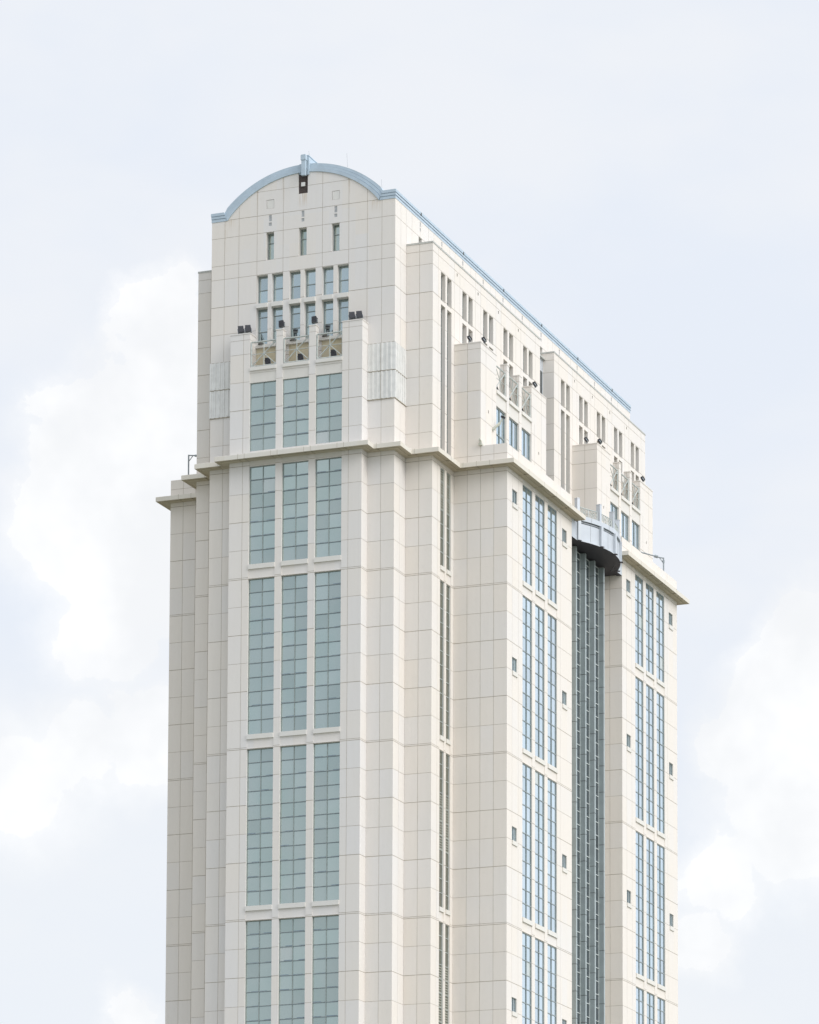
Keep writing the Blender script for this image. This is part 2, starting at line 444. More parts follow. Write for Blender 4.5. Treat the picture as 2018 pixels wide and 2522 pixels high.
# --- second step (x = 9), two blocks with the gap between
PY = [5.5 + 4 * k for k in range(5)]
def second(ya, yb, flip):
    w = MB()
    py = PY if not flip else [D - y for y in reversed(PY)]
    ops = []
    for yc in py:
        near = (abs(yc - 5.5) < .1) or (abs(yc - (D - 5.5 - 16)) < .1)
        low = 1.2 if near else 3.5
        for (a, b) in ((yc - 1, yc - .2), (yc + .15, yc + .95)):
            ops += [(a, b, 11.9, 13.95, .30), (a, b, low, 11.6, .30)]
        if yc < yb - 3: ops.append((yc + 1.9, yc + 2.08, 14.62, 14.84, .1, 5))
    if not flip:
        for (a, b) in ((4.5, 5.3), (5.65, 6.45)):
            for z0, z1 in G4: ops += [(a, b, z0, z1, .13), (a, b, z0 - .95, z0 - .0001, .03, 0)]
    uj = [y for k in range(13) for y in (4 * k, 4 * k + 3) if ya + .5 < y < yb - .3] if not flip else \
         [y for k in range(13) for y in (4 * k + 3, 4 * k) if ya + .5 < y < yb - .3]
    relief(w, 'x', 9, 1, ya, yb, ZG, 15.58, uj, zjoints(ZG, 14.5) + [(14.95, .014)], ops)
    xs = (8,)
    relief(w, 'y', ya, -1, 7, 9, ZG, 15.58, xs, zjoints(ZG, 14.5) + [(14.95, .014)])
    relief(w, 'y', yb, 1, 7, 9, ZG, 15.58, xs, zjoints(ZG, 14.5))
    for (x0, x1, o, yy) in ((-9, -7, -1, ya), (-9, -7, 1, yb)):
        relief(w, 'y', yy, o, x0, x1, ZG, 15.58, (-8,), zjoints(ZG, 14.5) + [(14.95, .014)])
    relief(w, 'x', -9, -1, ya, yb, ZG, 15.58, (), zjoints(ZG, 14.5) + [(14.95, .014)])
    w.build('wall', WM, T)
    for x0, x1 in ((7.002, 9.03), (-9.03, -7.002)):
        cp = MB(); cp.box(x0, x1, ya - .03, yb + .03, 15.5, 15.62); cp.build('coping', M['coping'], T)
    for yc in py:
        near = (abs(yc - 5.5) < .1) or (abs(yc - (D - 5.5 - 16)) < .1)
        low = 1.2 if near else 3.5
        for (a, b) in ((yc - 1, yc - .2), (yc + .15, yc + .95)):
            window('slit_window', 'x', 9, 1, a, b, 11.9, 13.95, .30, 1, [12.93], 'glass_dark', fw=.035, proud=.03)
            window('slit_window', 'x', 9, 1, a, b, low, 11.6, .30, 1, [low + k for k in range(1, 11)], 'glass_dark', fw=.035, proud=.03)
    if not flip:
        for (a, b) in ((4.5, 5.3), (5.65, 6.45)):
            for i, (z0, z1) in enumerate(G4):
                n = 7 if i == 0 else 11
                if i == 0: sl = [(z, z + .95) for z in (-1.0, -2.0, -3.0)]
                else: sl = [(z1 - k - .95, z1 - k - .05) for k in ((3, 4, 5, 6) if i != 1 else ())]
                window('louvre_window', 'x', 9, 1, a, b, z0, z1, .13, 1, [z0 + .05 + k for k in range(1, n)], 'glass_olive', 'frame_light',
                       sill=(z0 - .3, z0 - .002), slats=sl, fw=.03, proud=.04)
second(3, 24, False)
second(27, 48, True)
# grey glazed infill in the gap between the blocks
g = MB(); relief(g, 'x', 8.1, 1, 24, 27, 1.0, 15, (25.5,), zjoints(1, 15))
gi = g.build('gap_infill', [M['drum'], M['dark']], T)
for k in (0, 1):
    a = MB(); a.box(8.06, 8.16, 24.3 + 1.5 * k, 25.2 + 1.5 * k, 3, 14.0)
    a.build('window_pane', M['glass_dark'], gi)
a = MB(); a.box(7.9, 8.3, 24, 27, 14.99, 15.1); a.build('coping', M['coping'], gi)

# --- third step (x = 13) shaft blocks, with the recess between
def third(ya, yb):
    off = ya - 7
    BW = [(10 + off, 12 + off), (12.5 + off, 14.5 + off), (15 + off, 17 + off)]
    SW = [(8 + off, 9 + off), (18 + off, 19 + off)]
    ops = []
    for a, b in BW:
        a2, b2 = a + .02, b - .08
        for z0, z1 in G4: ops += [(a2, b2, z0, z1, .1), (a2, b2, z0 - .95, z0 - .0001, .03, 0)]
        ops.append((a2, b2, 0, .28, .02, 3))
    SZ = [(-2, -1), (-14, -13), (-26, -25), (-38, -37), (-50, -49)]
    for a, b in SW:
        for z0, z1 in SZ: ops.append((a, b - .04, z0, z1, .12))
    w = MB()
    vj = zjoints(ZG, 1.9) + [(1.3, .013)]
    relief(w, 'x', 13, 1, ya, yb, ZG, 1.97, (8 + off, 9.2 + off, 17.6 + off, 12.25 + off, 14.75 + off)[:3] if 1 else (), vj, ops)
    relief(w, 'y', ya, -1, 9, 13, ZG, 1.97, (10, 11, 12), vj)
    relief(w, 'y', yb, 1, 9, 13, ZG, 1.97, (10, 11, 12), vj)
    relief(w, 'y', ya, -1, -13, -9, ZG, 1.97, (-12, -11, -10), vj)
    relief(w, 'y', yb, 1, -13, -9, ZG, 1.97, (-12, -11, -10), vj)
    relief(w, 'x', -13, -1, ya, yb, ZG, 1.97, (8 + off, 17.6 + off), vj)
    w.box(9, 12.8, ya + .2, yb - .2, 1.0, 1.3); w.box(-12.8, -9, ya + .2, yb - .2, 1.0, 1.3)
    for (x0, x1, y0, y1) in ((11.02, 13, ya, ya + .25), (12.75, 13, ya + .25, yb - .25), (9, 13, yb - .25, yb), (-13, -11.02, ya, ya + .25), (-13, -12.75, ya + .25, yb - .25), (-13, -9, yb - .25, yb)):
        w.box(x0 + .015, x1 - .015, y0 + .015, y1 - .015, 1.3, 1.985)
    w.build('wall', WM, T)
    for a, b in BW:
        for i, (z0, z1) in enumerate(G4):
            n = 7 if i == 0 else 11
            window('window', 'x', 13, 1, a + .02, b - .08, z0, z1, .1, 2, [z0 + .05 + k for k in range(1, n)], 'glass_blue', sill=(z0 - .32, z0 - .002), proud=.04, fw=.045)
    for a, b in SW:
        for z0, z1 in SZ:
            window('small_window', 'x', 13, 1, a, b - .04, z0, z1, .12, 2, [], 'glass_blue', sill=(z0 - .3, z0 - .002), proud=.04, fw=.04)
    # bay above the cornice, face at x = 11
    w = MB()
    ops = []
    for a, b in BW:
        ops += [(a, b, 2.0, 5.87, .2), (a, b, 5.87, 6.80, .05, 3)]
    ops += [(8.4 + off, 8.56 + off, 4.78, 5.0, .1, 5), (18.4 + off, 18.56 + off, 4.78, 5.0, .1, 5)]
    relief(w, 'x', 11, 1, ya, yb, 1.2, 6.80, (8 + off, 9.2 + off, 17.6 + off, 19 + off), [(2.0, .012), (4, .016), (6, .012)], ops)
    relief(w, 'y', ya, -1, 9, 11, 1.97, 9.45, (10,), [(4, .016), (6, .012), (8, .016), (9.02, .012)])
    relief(w, 'y', yb, 1, 9, 11, 1.99, 9.45, (10,), [(4, .016), (6, .012), (8, .016), (9.02, .012)])
    js = [(8, .013), (9.02, .012)]
    for a, b, dd, uj in ((ya, ya + 3, 2, (8 + off,)), (yb - 3, yb, 2, (19 + off,)), (ya + 5, ya + 5.5, .5, ()), (ya + 7.5, ya + 8, .5, ())):
        relief(w, 'x', 11, 1, a, b, 6.80, 9.45, uj, js)
        if a != ya: relief(w, 'y', a, -1, 11 - dd, 11, 6.80, 9.45, (10.75,) if dd < 1 else (), js)
        if b != yb: relief(w, 'y', b, 1, 11 - dd, 11, 6.80, 9.45, (), js)
        if dd < 1: relief(w, 'x', 11 - dd, -1, a, b, 6.80, 9.45)
        w.box(11 - dd, 11.03, a - .03, b + .03, 9.45, 9.52)
    w.box(9, 10.9, ya + 3, yb - 3, 6.6, 6.9)
    # low rear parapet of the terrace, seen through the railings
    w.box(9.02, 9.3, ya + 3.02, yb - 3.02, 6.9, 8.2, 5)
    w.build('wall', WM, T)
    for a, b in BW:
        lg = MB(); lg.box(10.7, 11.07, a + .002, b - .002, 6.75, 7.0); lg.build('balcony_ledge', M['trim'], T)
        window('window', 'x', 11, 1, a, b, 2.0, 5.87, .2, 2, [2.9, 3.9, 4.9][1:2] + [2.9, 4.9][:0], 'glass_blue', fw=.06, proud=.05)
    return BW
third(7, 20)
third(31, 44)

# --- recess curtain wall with projecting fins
w = MB()
vjr = zjoints(ZG, -1.1)
relief(w, 'x', 11, 1, 20, 31, ZG, 1.0, (21,), vjr)
relief(w, 'x', -11, -1, 20, 31, ZG, 1.0, (), vjr)
w.build('wall', WM, T)
w = MB()
relief(w, 'y', 22.38, -1, 11, 12, ZG, -1.06, (), vjr); relief(w, 'y', 28.62, 1, 11, 12, ZG, -1.06, (), vjr)
bay = w.build('curtain_wall_return', [M['fin'], M['dark']], T)
zl = -56
for k in range(3):
    y0, y1 = 22.62 + 2 * k, 24.38 + 2 * k
    window('curtain_wall_strip', 'x', 12, 1, y0, y1, zl, -1.08, .0, 1, [-1.6 - j for j in range(56)], 'glass_dark', 'frame_light', fw=.05, proud=.05)
    low = MB(); low.box(11.9, 12.0, y0, y1, ZG, zl); low.build('curtain_wall_base', M['fin'], T)
for k in range(4):
    f = MB(); yc = 22.5 + 2 * k
    f.box(11.9, 12.43, yc - .10, yc + .10, ZG, -1.07, 1)
    z = -1.08
    lv = -2.25
    while z > -60:
        f.box(11.92, 12.45, yc - .12, yc + .12, lv + .02, z - .0)
        z = lv - .02; lv -= 2
    f.build('fin', [M['fin'], M['dark']], T)

# --- curved canopy balcony over the recess
R0, XC, YC = 7.5, 6.85, 25.5
def drum_pts(r, n=28, y0=20.02, y1=30.98, xmin=13.0):
    """outline of the bowed front at radius r, flat returns at x = 13"""
    half = math.sqrt(max(0, r * r - (xmin - XC) ** 2))
    a = math.asin(min(1, half / r))
    pts = [(xmin, y0)]
    for k in range(n + 1):
        t = -a + 2 * a * k / n
        pts.append((XC + r * math.cos(t), YC + r * math.sin(t)))
    pts.append((xmin, y1))
    return pts
def band(mb, r0, r1, z0, z1, mi=0, sub=None, ub=None):
    A = drum_pts(r0); B = drum_pts(r1, xmin=13.0 - (r0 - r1))
    rng = range(len(A) - 1)
    for i in rng:
        if sub and not sub(i, A): continue
        a, b, c, d = A[i], A[i + 1], B[i + 1], B[i]
        mb.quad((a[0], a[1], z0), (b[0], b[1], z0), (b[0], b[1], z1), (a[0], a[1], z1), mi)
        mb.quad((a[0], a[1], z1), (b[0], b[1], z1), (c[0], c[1], z1), (d[0], d[1], z1), mi)
        mb.quad((a[0], a[1], z0), (b[0], b[1], z0), (c[0], c[1], z0), (d[0], d[1], z0), mi if ub is None else ub)
        mb.quad((d[0], d[1], z0), (c[0], c[1], z0), (c[0], c[1], z1), (d[0], d[1], z1), mi)
dm = MB()
band(dm, R0 + .02, R0 - .4, -1.05, -.97, ub=2)          # bottom lip
band(dm, R0 - .06, R0 - .4, -.97, .30)            # main panels
band(dm, R0 - .30, R0 - .42, .305, .385, 1)       # shadow gap
band(dm, R0 - .08, R0 - .4, .39, .43)
band(dm, R0 - .30, R0 - .42, .435, .50, 1)
band(dm, R0 + .04, R0 - .4, .505, .85)            # top ring
canopy = dm.build('canopy', [M['drum'], M['soffit'], M['soffit']], T)
s = MB(); o = drum_pts(R0 - .1)
s.poly([(x, y, -.99) for x, y in o] + [(11.0, 30.98, -.99), (11.0, 20.02, -.99)])
s.poly([(x, y, -.93) for x, y in o] + [(11.0, 30.98, -.93), (11.0, 20.02, -.93)])
s.build('canopy_soffit', M['soffit'], canopy)
s = MB(); s.poly([(x, y, .80) for x, y in o] + [(7.0, 30.98, .80), (7.0, 20.02, .80)]); s.build('balcony_floor', M['coping'], canopy)
PYS = [21.3, 23.4, 25.5, 27.6, 29.7]
def rim(y, r):
    return XC + math.sqrt(r * r - (y - YC) ** 2)
for y in PYS:
    p = MB(); t = math.asin((y - YC) / R0)
    Mx = Matrix.Translation((XC + (R0 + .0) * math.cos(t), YC + (R0 + .0) * math.sin(t), -.26)) @ Matrix.Rotation(t, 4, 'Z')
    p.xbox(Mx, .14, .13, .76)
    Mx2 = Matrix.Translation((XC + (R0 + .06) * math.cos(t), YC + (R0 + .06) * math.sin(t), -1.06)) @ Matrix.Rotation(t, 4, 'Z')
    p.xbox(Mx2, .17, .13, .02, 1)
    p.build('canopy_pilaster', [M['drum'], M['soffit']], canopy)
# fascia panel seams
for y in (22.35, 24.45, 26.55, 28.65):
    p = MB(); t = math.asin((y - YC) / R0)
    for r, z0, z1 in ((R0 - .055, -.97, .34), (R0 + .045, .52, .84)):
        Mx = Matrix.Translation((XC + r * math.cos(t), YC + r * math.sin(t), (z0 + z1) / 2)) @ Matrix.Rotation(t, 4, 'Z')
        p.xbox(Mx, .006, .012, (z1 - z0) / 2)
    p.build('fascia_seam', M['ventgrey'], canopy)
for i, y in enumerate([19.9 + .1, *PYS]):
    if i == 0: continue
    p = MB(); t = math.asin((y - YC) / R0); r = R0 - .2
    Mx = Matrix.Translation((XC + r * math.cos(t), YC + r * math.sin(t), .85 + .66)) @ Matrix.Rotation(t, 4, 'Z')
    p.xbox(Mx, .17, .10, .66)
    p.xbox(Mx @ Matrix.Translation((0.02, .125, 0)), .13, .025, .66)
    p.xbox(Mx @ Matrix.Translation((0, 0, .67)), .19, .12, .02)
    p.build('balcony_post', M['drum'], canopy)
for k in range(4):
    ya, yb = PYS[k] + .2, PYS[k + 1] - .2
    p = MB(); r = R0 - .15
    A = Vector((rim(ya, r), ya, 0)); B = Vector((rim(yb, r), yb, 0))
    def L(t, z): return A.lerp(B, t) + Vector((0, 0, z))
    z0, z1 = .93, 1.55
    for (a, b) in ((L(0, z0), L(1, z0)), (L(0, z1), L(1, z1)), (L(0.02, z0), L(0.02, z1)), (L(.5, z0), L(.5, z1)), (L(.98, z0), L(.98, z1))):
        p.tube(a, b, .045, 4)
    for h in (0, .5):
        for (t0, zz0, t1, zz1) in ((.04, z0, .46, z1), (.46, z0, .04, z1), (.25, z0, .25, z1), (.04, (z0 + z1) / 2, .46, (z0 + z1) / 2)):
            p.tube(L(h + t0, zz0), L(h + t1, zz1), .022, 4)
        for j in range(10):
            a0, a1 = 2 * math.pi * j / 10, 2 * math.pi * (j + 1) / 10
            p.tube(L(h + .25 + .13 * math.cos(a0), 1.24 + .2 * math.sin(a0)), L(h + .25 + .13 * math.cos(a1), 1.24 + .2 * math.sin(a1)), .022, 4)
    p.build('balcony_railing', M['rail'], canopy)

# --- cornice wrapped round the stepped plan
half = [(0, 0), (5, 0), (5, 1), (7, 1), (7, 3), (9, 3), (9, 7), (13, 7), (13, 20), (11.9, 20), (11.9, 31), (13, 31), (13, 44), (9, 44), (9, 48), (7, 48), (7, 50), (5, 50), (5, 51), (0, 51)]
foot = half[1:-1] + [(-x, y) for x, y in reversed(half[1:-1])]
def offset(poly, e):
    n = len(poly); out = []
    for i in range(n):
        p0, p1, p2 = poly[i - 1], poly[i], poly[(i + 1) % n]
        def nrm(a, b):
            dx, dy = b[0] - a[0], b[1] - a[1]; l = math.hypot(dx, dy); return (dy / l, -dx / l)
        n1, n2 = nrm(p0, p1), nrm(p1, p2)
        out.append((p1[0] + e * (n1[0] + n2[0]), p1[1] + e * (n1[1] + n2[1])))
    return out
c = MB()
prof = [(.0, .30), (.42, .30), (.42, .335), (.66, .335), (.72, .285), (.80, .285), (.80, .60), (.76, .625), (0, .64)]
rings = [offset(foot, e + .001) for e, z in prof]
n = len(foot)
for i in range(n):
    j = (i + 1) % n
    for k in range(len(prof) - 1):
        a, b = rings[k], rings[k + 1]; za, zb = prof[k][1], prof[k + 1][1]
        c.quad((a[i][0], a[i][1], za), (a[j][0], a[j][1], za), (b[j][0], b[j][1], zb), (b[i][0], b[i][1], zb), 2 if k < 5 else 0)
# mitres and butt joints of the cornice pieces
def cj(x0, x1, y0, y1): c.box(x0, x1, y0, y1, .27, .632, 1)
for x in (-4, -3.5, -1.5, -1, 1, 1.5, 3.5, 4): c.box(x - .01, x + .01, -.806, 0, .28, .634, 1)
for x in (6, -6): c.box(x - .01, x + .01, .194, 1, .28, .634, 1)
for x in (8, -8): c.box(x - .01, x + .01, 2.194, 3, .28, .634, 1)
for x in (10, 11, 12, -10, -11, -12): c.box(x - .01, x + .01, 6.194, 7, .28, .634, 1)
for y in (9.2, 12.25, 14.75, 17.6, 33.2, 36.25, 38.75, 41.6): c.box(13, 13.806, y - .01, y + .01, .28, .634, 1)
for y in (4.5,): c.box(9, 9.806, y - .01, y + .01, .28, .634, 1)
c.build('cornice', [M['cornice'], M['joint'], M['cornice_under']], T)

# --- barrel vault and eaves
def prof_pts(f, out):
    """profile between inner (f=0) and outer (f=1) edge of the fascia"""
    def mixp(a, b): return (a[0] + (b[0] - a[0]) * f, a[1] + (b[1] - a[1]) * f)
    pts = [mixp((-7.0 - out, 18.22), (-7.0 - out, 18.86)), mixp((-5.78, 18.22), (-6.05, 18.86))]
    m = 48
    ti = math.asin(5.78 / 7.48); to = math.asin(6.05 / 8.33)
    for k in range(1, m):
        s = -1 + 2 * k / m
        a = (7.48 * math.sin(ti * s), 13.5 + 7.48 * math.cos(ti * s)); b = (8.33 * math.sin(to * s), 13.28 + 8.33 * math.cos(to * s))
        pts.append(mixp(a, b))
    pts += [mixp((5.78, 18.22), (6.05, 18.86)), mixp((7.0 + out, 18.22), (7.0 + out, 18.86))]
    return pts
rf = MB()
for (f0, f1, ot) in ((0, .34, .02), (.355, .66, .04), (.675, 1, .06)):
    a, b = prof_pts(f0, ot), prof_pts(f1, ot)
    ye = .99 - ot; ya_ = .93 + .20 * f0; nn = len(a) - 1
    for i in range(nn):
        y0 = ye if i in (0, nn - 1) else ya_
        y1 = D - y0
        for yy in (y0, y1): rf.quad((a[i][0], yy, a[i][1]), (a[i + 1][0], yy, a[i + 1][1]), (b[i + 1][0], yy, b[i + 1][1]), (b[i][0], yy, b[i][1]))
        if i in (1, nn - 1):
            for q in (ye, D - ye): rf.quad((a[i][0], q, a[i][1]), (a[i][0], D / 2 + (q - D / 2) * .98, a[i][1]), (b[i][0], D / 2 + (q - D / 2) * .98, b[i][1]), (b[i][0], q, b[i][1]))
        rf.quad((b[i][0], y0, b[i][1]), (b[i + 1][0], y0, b[i + 1][1]), (b[i + 1][0], y1, b[i + 1][1]), (b[i][0], y1, b[i][1]))
        rf.quad((a[i][0], y0, a[i][1]), (a[i + 1][0], y0, a[i + 1][1]), (a[i + 1][0], y1, a[i + 1][1]), (a[i][0], y1, a[i][1]))
    y0, y1 = ye, D - ye
    for p, q in ((a[0], b[0]), (a[-1], b[-1])):
        rf.quad((p[0], y0, p[1]), (p[0], y1, p[1]), (q[0], y1, q[1]), (q[0], y0, q[1]))
a = prof_pts(.345, .05); b = prof_pts(.345, .05)
for f in (.3475, .6675):                         # dark reveal between the strips
    a, b = prof_pts(f - .03, .02), prof_pts(f + .03, .02)
    for i in range(len(a) - 1):
        yy = (.955 if f < .5 else .935) if i in (0, len(a) - 2) else .925 + .20 * f
        rf.quad((a[i][0], yy, a[i][1]), (a[i + 1][0], yy, a[i + 1][1]), (b[i + 1][0], yy, b[i + 1][1]), (b[i][0], yy, b[i][1]), 1)
    xe = 7.045 if f < .5 else 7.065; rf.quad((xe, .9, a[-1][1]), (xe, D - .9, a[-1][1]), (xe, D - .9, b[-1][1]), (xe, .9, b[-1][1]), 1)
roof = rf.build('vaulted_roof', [M['roof'], M['seam']], T)
for k in range(6):
    y = 5.5 + 8 * k
    d_ = MB(); d_.box(7.02, 7.08, y - .07, y + .07, 18.60, 18.80); d_.build('roof_drain', M['dark'], roof)

# hoist frame over the gable
h = MB(); HX = .19
h.box(HX - .15, HX + .15, .58, .80, 20.62, 22.06)
h.box(HX - .19, HX + .19, .54, .84, 21.72, 22.04)
h.box(HX - .17, HX + .17, .56, .84, 22.06, 22.1)
h.box(HX - .1, HX + .12, .80, 1.9, 21.2, 22.0)
h.box(HX + .15, HX + .30, .90, 1.25, 20.75, 22.0)
h.box(-.3, .42, 1.02, 1.2, 20.86, 21.62)
hoist = h.build('roof_hoist', M['roof'], T)
h = MB(); h.box(-.14, .14, 1.75, 7.5, 21.72, 21.98); h.box(-.17, .17, 1.7, 7.5, 21.98, 22.02); h.build('hoist_beam', M['roof'], hoist)
h = MB(); h.box(-.26, .26, 1.3, 3.0, 22.02, 22.26); h.box(-.3, .3, 1.25, 3.05, 22.26, 22.32); h.box(.2, .26, 2.0, 2.9, 21.7, 22.02); h.build('hoist_cap', M['roof'], hoist)
h = MB(); h.tube((.28, 3.6, 22.0), (.28, 3.6, 22.35), .03); h.tube((.28, 3.6, 22.33), (.28, 3.6, 22.45), .055); h.build('warning_lamp', M['red'], hoist)

# --- terrace railings
def railing(axis, c, a, b):
    r = MB()
    def q(u, v): return (u, c, v) if axis == 'y' else (c, u, v)
    z0, z1 = 7.08, 8.82
    a += .06; b -= .03
    m = (a + b) / 2; zm = (z0 + z1) / 2
    for p_, q_, rad in (((a, z0), (b, z0), .055), ((a, z1), (b, z1), .055), ((a, z0), (a, z1), .06), ((b, z0), (b, z1), .055), ((m, z0), (m, z1), .035),
                        ((a, z0), (b, z1), .038), ((b, z0), (m, zm), .038), ((a, zm), (b, zm), .025)):
        r.tube(q(*p_), q(*q_), rad, 6)
    if axis == 'x':
        r.tube(q(a, z1), q(m, zm), .026, 6)
        for v in (z0 + .12, z1 - .3): r.tube((c - .1, b - .1, v), (c + .06, b - .1, v), .07, 8)
    r.tube(q(m, zm - .03), q(m, zm + .03), .07, 8)
    return r.build('balcony_railing', M['rail'], T)
for a, b in AW: railing('y', .1, a, b)
for off in (0, 24):
    for a, b in ((10, 12), (12.5, 14.5), (15, 17)): railing('x', 10.88, a + off, b + off)

# ------------------------------------------------------------------ floodlights
def floodlight(loc, rz, tilt, label, group, stem=.12, size=1.0):
    t = empty('floodlight', loc, label, 'floodlight', group)
    x, y, z = loc
    h = MB()
    h.tube((x, y, z), (x, y, z + .03), .09); h.tube((x, y, z), (x, y, z + stem), .028)
    R = Matrix.Translation((x, y, z + stem + .24 * size)) @ Matrix.Rotation(rz, 4, 'Z') @ Matrix.Rotation(tilt, 4, 'X') @ Matrix.Rotation(-.12, 4, 'Y')
    h.build('stand', M['steel'], t)
    b = MB()
    for sx in (-1, 1): b.xbox(R @ Matrix.Translation((sx * .2 * size, 0, -.08 * size)), .012, .03, .13 * size)
    b.xbox(R @ Matrix.Translation((0, 0, -.22 * size)), .2 * size, .03, .012)
    b.build('bracket', M['steel'], t)
    b = MB()
    R2 = R
    i = len(b.v)
    s = size
    pts = [(-.17, -.12, -.24), (.17, -.12, -.24), (.17, .12, -.18), (-.17, .12, -.18), (-.17, -.12, .24), (.17, -.12, .24), (.17, .12, .18), (-.17, .12, .18)]
    b.v += [tuple(R2 @ (Vector(p) * s)) for p in pts]
    for q in ((0, 3, 2, 1), (4, 5, 6, 7), (0, 1, 5, 4), (1, 2, 6, 5), (2, 3, 7, 6), (3, 0, 4, 7)):
        b.f.append(tuple(i + k for k in q)); b.m.append(0)
    for k in range(5): b.xbox(R2 @ Matrix.Translation((-.12 * s + .06 * s * k, -.115 * s, 0)), .008, .02, .15 * s)
    b.xbox(R2 @ Matrix.Translation((0, .12 * s, 0)), .2 * s, .02, .2 * s)
    b.build('lamp_housing', M['black'], t)
    return t
gF = 'floodlights on the narrow front'
ft = math.radians
for x, lab in ((-4.5, 'black floodlight on the left corner pier of the narrow front, outer of the pair'),
               (-3.95, 'black floodlight on the left corner pier of the narrow front, beside the left railing'),
               (3.95, 'black floodlight on the right corner pier of the narrow front, beside the right railing'),
               (4.5, 'black floodlight on the right corner pier of the narrow front, outer of the pair')):
    floodlight((x + .1, .4, 9.52), ft(24), ft(-24), lab, gF, .14, 1.15)
floodlight((-1.25, .3, 9.52), ft(5), ft(-14), 'black floodlight on the slim pier between left and middle railings', gF, .2)
floodlight((1.25, .3, 9.52), ft(5), ft(-14), 'black floodlight on the slim pier between middle and right railings', gF, .2)
for x, w_ in ((-2.35, 'left'), (.15, 'middle'), (2.65, 'right')):
    floodlight((x, .45, 6.9), ft(25), ft(-15), f'black floodlight on the terrace floor behind the {w_} railing of the narrow front', gF, .32)
for x, w_ in ((-.4, 'middle'), (2.05, 'right')):
    floodlight((x, .8, 8.9), ft(200), ft(55), f'tilted dark floodlight on the window ledge above the {w_} railing', gF, .42, .8)
gB = 'floodlights on the long side'
for (x, y, lab) in ((9.95, 7.5, 'small dark floodlight on the near bay top, above its shaded end wall'),
                    (10.8, 8.1, 'small dark floodlight on the near bay top, at its outer edge'),
                    (10.8, 18.2, 'small dark floodlight on the near bay top, at the far corner pier'),
                    (9.95, 31.5, 'small dark floodlight on the far bay top, above its shaded end wall'),
                    (10.8, 32.2, 'small dark floodlight on the far bay top, at its outer edge'),
                    (10.8, 42.2, 'small dark floodlight on the far bay top, against the sky')):
    floodlight((x, y, 9.52), ft(-70), ft(35), lab, gB, .3, .8)
for off, w_ in ((0, 'near'), (24, 'far')):
    for y, q in ((11.5, 'first'), (14.0, 'second'), (16.5, 'third')):
        floodlight((10.4, y + off, 6.9), ft(-70), ft(20), f'dark floodlight on the {w_} bay terrace behind its {q} railing', gB, .45, .9)

# small dark domes on the ledge behind the front railings
for x, w_ in ((-3.1, 'left'), (-.65, 'middle'), (1.8, 'right')):
    b = MB()
    for k in range(4):
        r0, r1 = .22 * math.cos(k * math.pi / 8), .22 * math.cos((k + 1) * math.pi / 8)
        b.tube((x, .93, 8.9 + .2 * math.sin(k * math.pi / 8)), (x, .93, 8.9 + .2 * math.sin((k + 1) * math.pi / 8)), r0, 12, max(r1, .01))
    o = b.build('dome_lamp', M['dark'])
    o['label'] = f'low dark dome lamp on the window ledge above the {w_} railing'; o['category'] = 'lamp'; o['group'] = 'dome lamps on the window ledge'

# wall arm lamp on the near bay
t = empty('arm_lamp', (11, 9.3, 3.85), 'pale bent arm with a dark head, on the near bay wall by its first window', 'lamp')
b = MB(); b.tube((11.0, 9.3, 3.85), (11.08, 9.3, 3.85), .13); b.tube((11.05, 9.3, 3.88), (11.45, 9.55, 4.35), .09, 8, .10); b.tube((11.45, 9.55, 4.35), (11.6, 9.6, 4.7), .05); b.build('arm', M['cream'], t)
b = MB(); b.xbox(Matrix.Translation((11.66, 9.62, 4.78)) @ Matrix.Rotation(.5, 4, 'Y'), .14, .09, .07); b.build('lamp_head', M['black'], t)
b = MB(); b.box(10.9, 11.15, 6.8, 7.2, 1.99, 2.12); b.tube((11.02, 6.98, 2.1), (11.02, 6.98, 2.32), .09); b.tube((11.02, 6.98, 2.3), (11.02, 6.7, 2.38), .07)
o = b.build('vent_cowl', M['cream']); o['label'] = 'small beige cowl on the parapet at the foot of the near bay'; o['category'] = 'vent'

# ------------------------------------------------------------------ window-cleaning davits
t = empty('davit', (-11.75, 7.3, 1.985), 'thin grey davit pole with a short arm on the left parapet', 'davit')
b = MB(); b.tube((-11.75, 7.3, 1.4), (-11.75, 7.3, 3.85), .055); b.build('post', M['steel'], t)
b = MB(); b.tube((-11.78, 7.3, 3.82), (-10.3, 7.3, 3.62), .045); b.tube((-11.75, 7.3, 3.35), (-11.4, 7.3, 3.76), .03); b.tube((-11.25, 7.3, 3.74), (-10.95, 7.3, 3.70), .085); b.build('arm', M['steel'], t)
t = empty('davit', (12.86, 41.2, 1.985), 'grey davit with a long raised arm on the right parapet, against the sky', 'davit')
b = MB(); b.tube((12.86, 41.2, 1.5), (12.86, 41.2, 3.15), .06); b.build('post', M['steel'], t)
b = MB(); b.tube((12.9, 41.2, 3.1), (12.3, 41.0, 3.22), .05); b.tube((12.45, 41.0, 3.2), (12.2, 40.95, 3.28), .12); b.tube((12.25, 40.95, 3.26), (11.05, 40.5, 3.62), .05, 8, .06)
b.tube((12.86, 41.2, 2.7), (12.55, 41.1, 3.16), .035); b.tube((12.86, 41.2, 2.72), (12.86, 41.2, 2.95), .09); b.build('arm', M['steel'], t)

# lightning rods
for (x, y, z0, z1, lab) in ((3.4, .95, 20.9, 21.9, 'hair-thin lightning rod on the vault between ridge and right eave'),
                            (6.0, 1.0, 18.8, 19.7, 'hair-thin lightning rod where the vault meets the right eave'),
                            (.2, 1.6, 22.3, 22.75, 'hair-thin lightning rod on top of the roof hoist')):
    b = MB(); b.tube((x, y, z0), (x - .06, y, z1), .008, 5); o = b.build('lightning_rod', M['steel']); o['label'] = lab; o['category'] = 'lightning rod'

